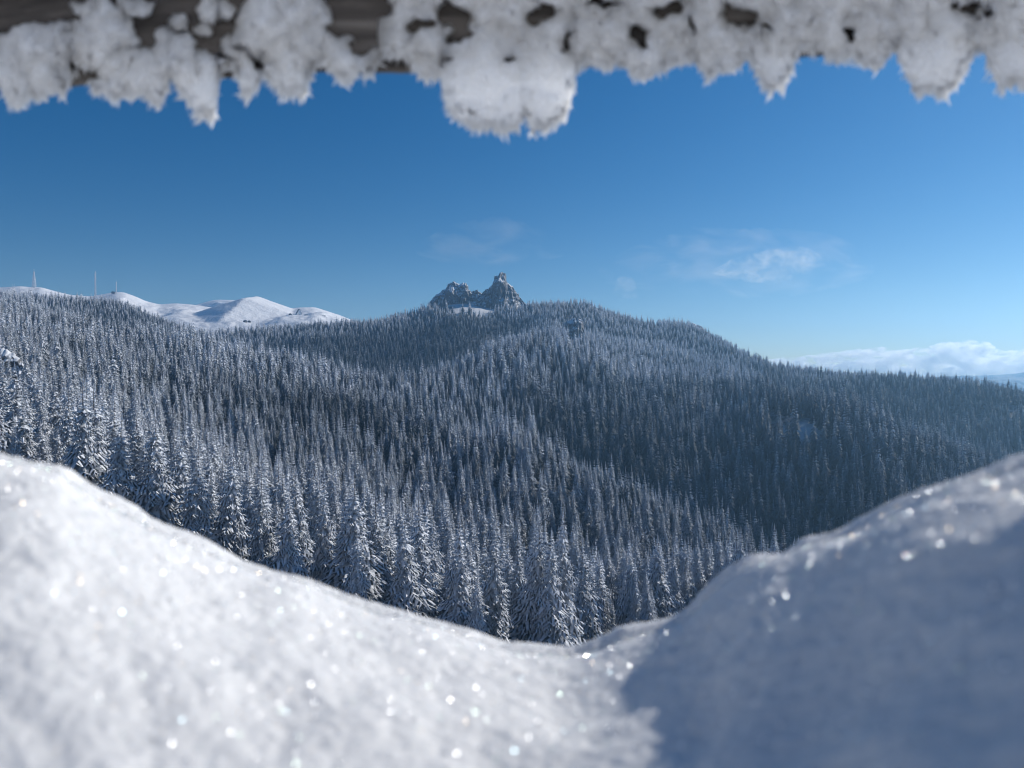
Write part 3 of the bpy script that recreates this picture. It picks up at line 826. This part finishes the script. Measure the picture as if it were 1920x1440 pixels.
nx, nv = 1040, 420
pxs = np.concatenate([np.linspace(-2600, -330, 141)[:-1], np.linspace(-330, 2260, 760), np.linspace(2260, 4800, 141)[1:]])
yc = pchip(bank_x, bank_y, pxs) + 5
Dc = pchip([-330, 0, 500, 1000, 1400, 1920, 2260], [0.30, 0.31, 0.33, 0.34, 0.305, 0.24, 0.21], pxs)
Dn_ = pchip([-330, 900, 1400, 1920, 2260], [0.138, 0.135, 0.121, 0.096, 0.085], pxs)
kk = np.exp(-np.linspace(-2.2, 2.2, 91) ** 2); kk /= kk.sum()
ysm = np.convolve(np.pad(yc, 45, mode='edge'), kk, mode='valid')
tt = np.linspace(0, 1, nv)
P3 = np.zeros((nx, nv, 3))
nf = int(nv * 0.72)
for i in range(nx):
    s = np.linspace(0, 1, nf)
    yb_ = ysm[i] + (yc[i] - ysm[i]) * np.clip((s - 0.72) / 0.28, 0, 1) ** 1.5
    Yb_ = float(np.interp(pxs[i], [-330, 900, 1300, 1920, 2260], [1640, 1690, 1660, 1505, 1420]))
    rows = Yb_ + (yb_ - Yb_) * np.sin(s * math.pi / 2) ** 0.85
    D = Dn_[i] + (Dc[i] - Dn_[i]) * s ** 1.1
    P3[i, :nf] = at(pxs[i], rows, D)
    b = np.linspace(0, 1, nv - nf + 1)[1:]
    last = P3[i, nf - 1]
    P3[i, nf:, 0] = last[0] * (1 + 0.25 * b)
    P3[i, nf:, 1] = last[1] + 0.11 * np.sin(b * math.pi / 2)
    P3[i, nf:, 2] = last[2] - 0.30 * b ** 2.2
P3, _ = disp_grid(P3, [(0.0022, 0.05, 2), (0.0010, 0.020, 2), (0.00050, 0.007, 2), (0.00030, 0.0026, 2)], 12.0)
# loose grains of snow standing on the crest and scattered over the surface
oct_v = [(1,0,0),(-1,0,0),(0,1,0),(0,-1,0),(0,0,1),(0,0,-1)]
oct_f = [(0,2,4),(2,1,4),(1,3,4),(3,0,4),(2,0,5),(1,2,5),(3,1,5),(0,3,5)]
sv = [list(map(float, v)) for v in oct_v]; sf = []; mid = {}
def m_(p_, q_):
    key = (min(p_, q_), max(p_, q_))
    if key not in mid:
        w = np.array(sv[p_]) + np.array(sv[q_]); sv.append((w / np.linalg.norm(w)).tolist()); mid[key] = len(sv) - 1
    return mid[key]
for (a_, b_, c_) in oct_f:
    x1, x2, x3 = m_(a_, b_), m_(b_, c_), m_(c_, a_)
    sf += [(a_, x1, x3), (x1, b_, x2), (x3, x2, c_), (x1, x2, x3)]
sv = np.array(sv); sf = np.array(sf)
r6 = np.random.default_rng(77)
gv = []; gf = []
for q in range(5200):
    i = int(r6.integers(200, 840))
    j = nf + int(r6.normal(-3, 6)) if q < 4900 else int(nf * r6.beta(2.0, 1.3))
    j = min(max(j, 5), nv - 40)
    sc = r6.uniform(0.00015, 0.00055)
    vv = sv * (sc * r6.uniform(0.7, 1.3, (len(sv), 1))) * r6.uniform(0.7, 1.3, 3)
    gf.append(sf + nx * nv + len(gv) * len(sv)); gv.append(vv + P3[i, j] + np.array([0, 0, sc * 0.6]))
me = bpy.data.meshes.new('snow_bank')
me.from_pydata(np.concatenate([P3.reshape(-1, 3)] + gv).tolist(), [], grid_faces(nx, nv)[:, ::-1].tolist() + np.concatenate(gf).tolist())
me.update(); me.polygons.foreach_set('use_smooth', np.ones(len(me.polygons), dtype=bool)); me.materials.append(M_bank); me.materials.append(M_grain)
mi_ = np.zeros(len(me.polygons), dtype=np.int32); mi_[(nx - 1) * (nv - 1):] = 1; me.polygons.foreach_set('material_index', mi_)
bank = bpy.data.objects.new('snow_bank', me); C.objects.link(bank)
tag(bank, 'thick blurred bank of fresh snow in the foreground, dipping in the middle', 'snow bank')

# ice crystals on the snow: thin hexagonal plates at random angles, some turned on purpose to flash the sun at the camera
def ice_material():
    m, nt, b = new_mat('ice_crystal')
    b.inputs['Base Color'].default_value = (0.9, 0.93, 0.97, 1)
    b.inputs['Roughness'].default_value = 0.30
    b.inputs['IOR'].default_value = 1.31
    b.inputs['Coat Weight'].default_value = 0.5
    oi = N(nt, 'ShaderNodeAttribute'); oi.attribute_name = 'tint'
    nt.links.new(oi.outputs['Color'], b.inputs['Base Color'])
    b.inputs['Metallic'].default_value = 0.6
    return m
M_ice = ice_material()
V = []; Fa = []; tints = []
r = np.random.default_rng(12)
cams = np.zeros(3)
sdv = np.array(sun_dir)
def crystal(p, nrm, rad):
    nrm = nrm / np.linalg.norm(nrm)
    a = np.cross(nrm, [0.3, 0.5, 0.8]); a /= np.linalg.norm(a); c = np.cross(nrm, a)
    b = len(V); th = rad * 0.2
    for s in (-1, 1):
        for k in range(6):
            an = k * math.pi / 3
            V.append(p + rad * (math.cos(an) * a + math.sin(an) * c) + nrm * s * th)
    Fa.append(tuple(range(b + 6, b + 12))); Fa.append(tuple(range(b + 5, b - 1, -1)))
    for k in range(6): Fa.append((b+k, b+(k+1)%6, b+6+(k+1)%6, b+6+k))
    t = r.random()
    col = (0.95,0.97,1.0) if t < 0.62 else [(1.0,0.8,0.55),(0.6,0.85,1.0),(0.75,1.0,0.85)][int(r.integers(0,3))]  # glint colours put into the crystals' base colour
    tints.extend([(*col, 1)] * 12)
Nn = np.cross(np.gradient(P3, axis=0), np.gradient(P3, axis=1)); Nn /= np.linalg.norm(Nn, axis=-1, keepdims=True)
Nn *= np.sign(Nn[..., 2:3] + 1e-9)
cnt = 0
while cnt < 9000:
    i = int(r.integers(230, 810)); j = int(nf * r.beta(2.2, 1.3)); j = min(j, nf + 3)
    p = P3[i, j] + Nn[i, j] * 0.0002
    v = -p / np.linalg.norm(p)
    h = v + sdv; h /= np.linalg.norm(h)
    q_ = r.random()
    if q_ < 0.17:
        nrm = h + r.normal(0, r.choice([0.04, 0.10, 0.16]), 3)
        rad = 0.00003 + 0.00017 * r.random() ** 3.2
    else:
        nrm = r.normal(0, 1, 3) + Nn[i, j] * 0.8
        rad = r.uniform(0.00012, 0.0003)
        if q_ > 0.5: j = nf - int(r.integers(0, 14)); p = P3[i, j] + Nn[i, j] * 0.0003
    crystal(p + Nn[i, j] * rad * 0.6, nrm, rad); cnt += 1
ice = mesh_obj('ice_crystals', V, Fa, M_ice)
ca = ice.data.attributes.new('tint', 'FLOAT_COLOR', 'POINT'); ca.data.foreach_set('color', np.array(tints, dtype=np.float32).ravel())
tag(ice, 'tiny glittering ice crystals scattered on the foreground snow', 'ice crystals', None, 'stuff')

# ------------------------------------------------------------------ foreground: wooden beam with rime
DB = 0.34                # depth of the beam's front face
beam_root = None
nb, mb = 380, 24
bx = np.linspace(-2600, 4300, nb)
edge = np.interp(bx, [-2600, -700, 140, 430, 600, 770, 2600, 4300], [215, 176, 153, 137, 131, 127, 60, 20])
V = []
prof = [(0, 0.0), (0.002, -0.001), (0.006, 0.001), (0.012, 0.005), (0.018, 0.012), (0.018, 0.085), (0.0, 0.085), (0, 0.04)]
ring = len(prof)
rr_ = np.random.default_rng(4)
for i in range(nb):
    p = at(bx[i], edge[i], DB)
    for (dy, dz) in prof:
        V.append((p[0], p[1] + dy + 0.0006 * math.sin(bx[i] * .02 + dz * 50), p[2] + dz + 0.0008 * float(noise3(bx[i] / 40, dz * 30, 1.0))))
Fb = [tuple(f) for f in grid_faces(nb, ring, True).tolist()] + [tuple(range(ring))[::-1], tuple((nb - 1) * ring + q for q in range(ring))]
beam = mesh_obj('wooden_beam', V, Fb, M_wood)
tag(beam, 'weathered grey-brown wooden beam along the top, crusted with rime', 'beam')

RIME = [(-400,170),(-200,178),(-60,165),(0,166),(14,192),(40,206),(49,192),(56,178),(75,188),(95,175),(108,168),(118,183),(129,170),(134,146),(150,140),(166,148),(171,170),(186,176),(214,181),(240,176),(258,183),(280,187),(300,198),(314,173),(322,146),(330,160),(345,186),(360,203),(371,227),(384,222),(396,230),(405,220),(408,190),(412,156),(418,130),(436,128),(446,150),(453,176),(465,190),(480,166),(494,142),(506,148),(520,166),(535,184),(550,172),(560,180),(571,182),(580,156),(590,126),(604,122),(618,136),(632,150),(646,153),(662,150),(669,140),(677,128),(690,146),(702,132),(712,112),(740,106),(765,112),(778,132),(796,151),(812,146),(826,150),(832,188),(849,215),(869,230),(880,238),(892,245),(908,240),(925,247),(950,251),(962,243),(975,234),(982,212),(990,230),(1000,249),(1012,242),(1026,246),(1042,236),(1056,225),(1068,200),(1076,178),(1080,140),(1090,122),(1110,121),(1135,133),(1152,120),(1173,116),(1181,136),(1196,147),(1212,142),(1230,138),(1245,128),(1260,125),(1280,120),(1300,112),(1311,130),(1331,147),(1350,138),(1370,136),(1382,126),(1395,116),(1408,117),(1416,132),(1426,152),(1437,166),(1448,177),(1458,166),(1470,162),(1478,148),(1486,128),(1496,104),(1512,96),(1535,98),(1550,112),(1565,119),(1585,110),(1605,112),(1625,124),(1645,130),(1660,112),(1680,88),(1690,124),(1700,146),(1710,166),(1721,184),(1735,172),(1746,172),(1760,178),(1770,181),(1782,172),(1791,170),(1800,152),(1810,140),(1820,116),(1832,90),(1845,94),(1858,134),(1867,152),(1876,179),(1888,164),(1900,160),(1920,166),(2000,150),(2100,170),(2300,140)]
_rr = np.random.default_rng(5)
RIME = [(float(x), float(190 - 10 * (x + 400) / 1000 + _rr.uniform(-18, 55))) for x in range(-2480, -420, 42)] + RIME + [(float(x), float(110 - 35 * (x - 2300) / 1000 + _rr.uniform(-12, 60))) for x in range(2350, 4300, 42)]
rx = [p[0] for p in RIME]; ry = [p[1] for p in RIME]
LUMPS = [(95,88,92,44),(60,120,80,40),(165,95,50,40),(188,50,40,46),(150,8,30,18),(222,62,24,30),(250,12,26,24),(332,44,17,18),(382,53,19,16),(398,12,30,26),(250,128,70,42),(320,120,50,50),(300,86,26,26),(385,165,40,60),(432,84,17,30),(450,128,22,34),(528,40,80,70),(535,105,45,60),(590,60,34,70),(648,110,40,44),(640,85,30,20),(700,112,22,16),(345,100,24,30),(280,170,50,26),(20,160,60,50),(90,150,50,30)]
HOLES = [(690,14,46,26),(690,90,22,14),(642,54,22,16),(790,50,24,13),(846,30,36,28),(872,58,22,12),(840,118,16,6),(1020,24,30,17),(1064,78,7,24),(1197,70,20,26),(1130,2,36,8),(1256,12,36,15),(1386,36,38,20),(1812,10,28,14),(1855,18,14,9),(1586,64,9,7),(950,112,10,6),(1440,60,12,6),(1296,44,8,12)]
nx2, ny2 = 1280, 150
pxs2 = np.concatenate([np.linspace(-2400, -330, 161)[:-1], np.linspace(-330, 2030, 960), np.linspace(2030, 4200, 161)[1:]])
low = np.interp(pxs2, rx, ry)
jit = fbm(pxs2 / 9.0, 0.5, 3.3, 4, 0.65) * 7.0 + fbm(pxs2 / 40.0, 2.5, 1.3, 2) * 2.0
low = low + jit
edge2 = np.interp(pxs2, [-2600, -700, 140, 430, 600, 770, 2600, 4300], [215, 176, 153, 137, 131, 127, 60, 20])
TOPY = -260
def thick(px, py):
    """rime thickness over the beam, 0..1+"""
    ww = 17 * fbm(px / 40, py / 40, 2.2, 3, 0.5); wv = 17 * fbm(px / 40, py / 40, 7.7, 3, 0.5)
    x_, y_ = px + ww, py + wv
    up = np.clip(-py, 0, 200)
    wob = up * 2.2 * fbm(px / 150, py / 90, 12.2, 3)
    base = np.maximum(np.clip((px - 705 + wob) / 40, 0, 1), np.clip((-70 - px + wob) / 40, 0, 1)) * 0.9
    base = np.maximum(base, np.clip(up / 60, 0, 1) * np.clip(fbm(px / 120, py / 80, 31.0, 4) * 2.2 + 0.25, 0, 0.9))
    q = np.zeros_like(px)
    for (cx_, cy_, a_, b_) in LUMPS:
        r2 = ((x_ - cx_) / a_) ** 2 + ((y_ - cy_) / b_) ** 2
        q = np.maximum(q, np.sqrt(np.clip(1.25 - r2, 0, None)) * 0.95 * min(1.0, (a_ + b_) / 75))
    q = np.maximum(q, base)
    for (cx_, cy_, a_, b_) in HOLES:
        r2 = ((x_ - cx_) / a_) ** 2 + ((y_ - cy_) / b_) ** 2
        q = q * np.clip((r2 - 0.55) / 0.9, 0, 1)
    return q
s = np.linspace(0, 1, ny2)
PX = np.repeat(pxs2[:, None], ny2, 1)
PY = TOPY + (low[:, None] - TOPY) * (s[None, :] ** 0.8)
T = thick(PX, PY)
below = np.clip((PY - edge2[:, None] + 6) / 14, 0, 1)
T = np.maximum(T, below * 0.8)
rim = np.clip((low[:, None] - PY) / 30.0, 0, 1)
rimr = np.sqrt(np.clip(1 - (1 - rim) ** 2, 0, 1))
n3 = fbm(PX / 26, PY / 26, 5.5, 4, 0.55)
Tf = T * (0.013 + 0.005 * n3) + 0.0016 * T * fbm(PX / 15, PY / 15, 4.5, 3) + 0.0006 * T * fbm(PX / 9, PY / 9, 9.5, 2)
Tf = np.where(T > 0.02, Tf, 0) * rimr - 0.003 * (T < 0.12)
Tb = (0.003 + 0.003 * below * (0.7 + 0.5 * n3)) * rimr
Df = DB - np.maximum(Tf, -0.004)
Db = DB + Tb
front = at(PX, PY, Df)
# perspective keeps the outline; swing the front out a little less near the rim
back_ = at(PX, PY, Db)
front, _ = disp_grid(front, [(0.0005, 0.004, 2)], 8.0)
ring_pts = np.concatenate([front, back_[:, ::-1]], axis=1)
# feathery grains of rime: small lumps grown all over the crust, thickest along its hanging rim
r5 = np.random.default_rng(21)
oct_v = np.array([(1,0,0),(-1,0,0),(0,1,0),(0,-1,0),(0,0,1),(0,0,-1)], float)
oct_f = np.array([(0,2,4),(2,1,4),(1,3,4),(3,0,4),(2,0,5),(1,2,5),(3,1,5),(0,3,5)])
mid = {}
sv = oct_v.tolist(); sf = []
for (a_, b_, c_) in oct_f:
    def m_(p_, q_):
        key = (min(p_, q_), max(p_, q_))
        if key not in mid:
            w = np.array(sv[p_]) + np.array(sv[q_]); sv.append((w / np.linalg.norm(w)).tolist()); mid[key] = len(sv) - 1
        return mid[key]
    x1, x2, x3 = m_(a_, b_), m_(b_, c_), m_(c_, a_)
    sf += [(a_, x1, x3), (x1, b_, x2), (x3, x2, c_), (x1, x2, x3)]
sv = np.array(sv); sf = np.array(sf)
gv = []; gf = []; base_n = nx2 * ny2 * 2
# a rime feather: two crossed, notched leaf-shaped plates
fl_v = np.array([(0,0,.3),(.8,0,-.1),(.5,0,-.7),(0,0,-1.3),(-.5,0,-.6),(-.8,0,0), (0,0,.3),(0,.8,-.1),(0,.5,-.7),(0,0,-1.3),(0,-.5,-.6),(0,-.8,0)], float)
fl_f = np.array([(0,1,2),(0,2,3),(0,3,4),(0,4,5),(6,7,8),(6,8,9),(6,9,10),(6,10,11)])
ng_ = 0
while ng_ < 6500:
    i = int(r5.integers(2, nx2 - 2))
    jj = ny2 - 1 - int(abs(r5.normal(0, 5))) if r5.random() < 0.88 else int(r5.integers(40, ny2))
    if jj < 0 or T[i, jj] < 0.25: continue
    p = front[i, jj] if r5.random() < 0.7 else back_[i, jj]
    sc = r5.uniform(0.0004, 0.0012)
    rx3 = Matrix.Rotation(r5.normal(0.15, 0.6), 3, 'Y') @ Matrix.Rotation(r5.normal(0, 0.5), 3, 'X')
    st = np.array([sc * 0.7, sc * 0.7, sc * r5.uniform(1.2, 3.6)])
    vv = (fl_v * st * r5.uniform(0.8, 1.2, (len(fl_v), 1))) @ np.array(rx3).T
    gf.append(fl_f + base_n + len(gv) * len(fl_v)); gv.append(vv + p); ng_ += 1
allv = np.concatenate([ring_pts.reshape(-1, 3)] + gv)
quads = grid_faces(nx2, ny2 * 2, True).tolist()
me = bpy.data.meshes.new('rime_crust'); me.from_pydata(allv.tolist(), [], quads + np.concatenate(gf).tolist()); me.update()
me.polygons.foreach_set('use_smooth', np.ones(len(me.polygons), dtype=bool)); me.materials.append(M_rime); me.materials.append(M_feather)
mi_ = np.zeros(len(me.polygons), dtype=np.int32); mi_[len(quads):] = 1; me.polygons.foreach_set('material_index', mi_)
rime_o = bpy.data.objects.new('rime_crust', me); C.objects.link(rime_o)
tag(rime_o, 'thick blurred rime and hanging snow clumps clinging to the wooden beam', 'rime')

# ------------------------------------------------------------------ haze
hz, nt, b = new_mat('haze')
nt.nodes.remove(b)
pv = N(nt, 'ShaderNodeVolumePrincipled')
pv.inputs['Color'].default_value = (0.36, 0.67, 1.0, 1)
pv.inputs['Density'].default_value = 0.00014
pv.inputs['Anisotropy'].default_value = 0.5
nt.links.new(pv.outputs[0], nt.nodes['Material Output'].inputs['Volume'])
V, Fa = boxes([(-5400, -5400, -900, 5400, 5400, 365)])
haze = mesh_obj('haze', V, Fa, hz)
tag(haze, 'thin blue winter haze in the valley air', 'haze', None, 'stuff')

# ------------------------------------------------------------------ clouds: closed bodies of real volume, beyond the haze
def cloud_material(name, density, nscale, lo, hi, aniso=0.4, step=0.15, stretch=(0.45, 0.8, 1.25)):
    m, nt, b = new_mat(name)
    nt.nodes.remove(b)
    pv = N(nt, 'ShaderNodeVolumePrincipled'); pv.inputs['Color'].default_value = (1, 1, 1, 1); pv.inputs['Anisotropy'].default_value = aniso
    nz = noise_node(nt, nscale, 7, 0.62, dist=0.8)
    mp_ = N(nt, 'ShaderNodeMapping'); mp_.inputs['Scale'].default_value = stretch; mp_.inputs['Rotation'].default_value = (0, 0.22, 0)
    lk = nz.inputs['Vector'].links[0]; src = lk.from_socket; nt.links.remove(lk); nt.links.new(src, mp_.inputs[0]); nt.links.new(mp_.outputs[0], nz.inputs['Vector'])
    mr = N(nt, 'ShaderNodeMapRange'); mr.inputs[1].default_value = lo; mr.inputs[2].default_value = hi; mr.inputs[3].default_value = 0; mr.inputs[4].default_value = density
    nt.links.new(nz.outputs['Fac'], mr.inputs[0]); nt.links.new(mr.outputs[0], pv.inputs['Density'])
    nt.links.new(pv.outputs[0], nt.nodes['Material Output'].inputs['Volume'])
    m.cycles.volume_step_rate = step
    return m
M_cloud = cloud_material('cloud_white', 0.022, 0.009, 0.46, 0.57, 0.75, 0.08)
M_wisp = cloud_material('cloud_wisp', 0.0036, 0.007, 0.48, 0.85, stretch=(0.8, 1, 1))
M_veil = cloud_material('cloud_veil', 0.0010, 0.0035, 0.47, 0.85)
def cloud(spec, d, thick_, mat, label, seed, bottom):
    """spec: top outline in photo pixels; a lumpy closed body below it"""
    cx = [p[0] for p in spec]; ct = [p[1] for p in spec]
    nxc, nr = 140, 28
    pxs = np.linspace(cx[0], cx[-1], nxc)
    top = np.interp(pxs, cx, ct)
    bot = bottom(pxs) if callable(bottom) else np.full(nxc, float(bottom))
    V = np.zeros((nxc, nr, 3))
    for i in range(nxc):
        e = math.sin(math.pi * (i + 0.02) / (nxc - 1 + 0.04)) ** 0.4
        zc = d * (EYE - (top[i] + bot[i]) / 2) / F; rz = d * (bot[i] - top[i]) / 2 / F * max(e, 0.02)
        an = np.linspace(0, 2 * math.pi, nr, endpoint=False)
        V[i, :, 0] = (pxs[i] - 960) / F * d
        V[i, :, 1] = d + np.sin(an) * thick_ * max(e, 0.02)
        V[i, :, 2] = zc + np.cos(an) * rz
    sz = d * 12 / F
    nn = fbm(V[..., 0] / sz, V[..., 1] / sz, V[..., 2] / sz + seed, 3)
    V[..., 2] += sz * 0.35 * nn * np.abs(V[..., 2] - V[..., 2].mean(1, keepdims=True)) / (np.abs(V[..., 2] - V[..., 2].mean(1, keepdims=True)).max() + 1e-6)
    Fl = grid_faces(nxc, nr, True).tolist()
    Fl.append(list(range(nr))[::-1]); Fl.append([(nxc - 1) * nr + q for q in range(nr)])
    o = mesh_obj('cloud', V.reshape(-1, 3), [tuple(f) for f in Fl], mat)
    return tag(o, label, 'cloud')
cloud([(1340,664),(1400,662),(1450,661),(1500,660),(1560,655),(1620,650),(1650,647),(1675,652),(1690,656),(1710,654),(1735,650),(1760,643),(1790,640),(1820,637),(1850,641),(1862,650),(1880,658),(1930,653),(2000,656),(2100,650),(2300,655)],
      10500, 180, M_cloud, 'long white cloud bank lying on the right horizon behind the forest ridge', 3.0, 722)
cloud([(1385,666),(1392,659),(1405,655),(1425,656),(1432,662)], 10300, 60, M_wisp, 'tiny cloud shred just above the left end of the cloud bank', 5.0, 668)
cloud([(1330,500),(1370,482),(1410,474),(1460,464),(1500,458),(1530,462),(1545,480)], 9000, 260, M_wisp, 'faint wispy cloud alone in the right half of the sky', 9.0, lambda x: 520 + 12 * np.sin((x - 1330) / 60))
cloud([(1145,530),(1160,515),(1178,508),(1190,516),(1196,540)], 9000, 90, M_wisp, 'thin twisted cloud shred right of the summit pinnacle', 15.0, lambda x: 555 + 18 * np.sin((x - 1140) / 30))
cloud([(780,440),(850,415),(950,408),(1020,425),(1060,450)], 9500, 300, M_veil, 'barely visible cloud veil in the sky above the summit', 21.0, 500)

# ------------------------------------------------------------------ snow underfoot, with an unseen slope added behind the camera to bounce fill light
ug = np.linspace(-16, 16, 90); vg2 = np.linspace(0, 1, 70)
UX, VV = np.meshgrid(ug, vg2, indexing='ij')
SY = -0.45 - 15 * VV
SZ = -1.35 + 0.25 * np.clip(VV * 15, 0, 1) + 9.5 * np.clip(VV * 15 - 1.0, 0, 14) / 14 + 0.10 * fbm(UX / 1.4, SY / 1.4, 2.2, 4) + 0.01 * UX
slope = mesh_obj('fill_snow_slope', np.stack([UX, SY, SZ], -1).reshape(-1, 3), grid_faces(90, 70)[:, ::-1], M_hill, smooth=True)
tag(slope, kind='structure')

cloud([(1120,470),(1200,440),(1300,425),(1420,430),(1540,420),(1640,440)], 9800, 300, M_veil, 'very faint cloud veil spread around the lone small cloud at right', 27.0, lambda x: 560 + 0 * x)
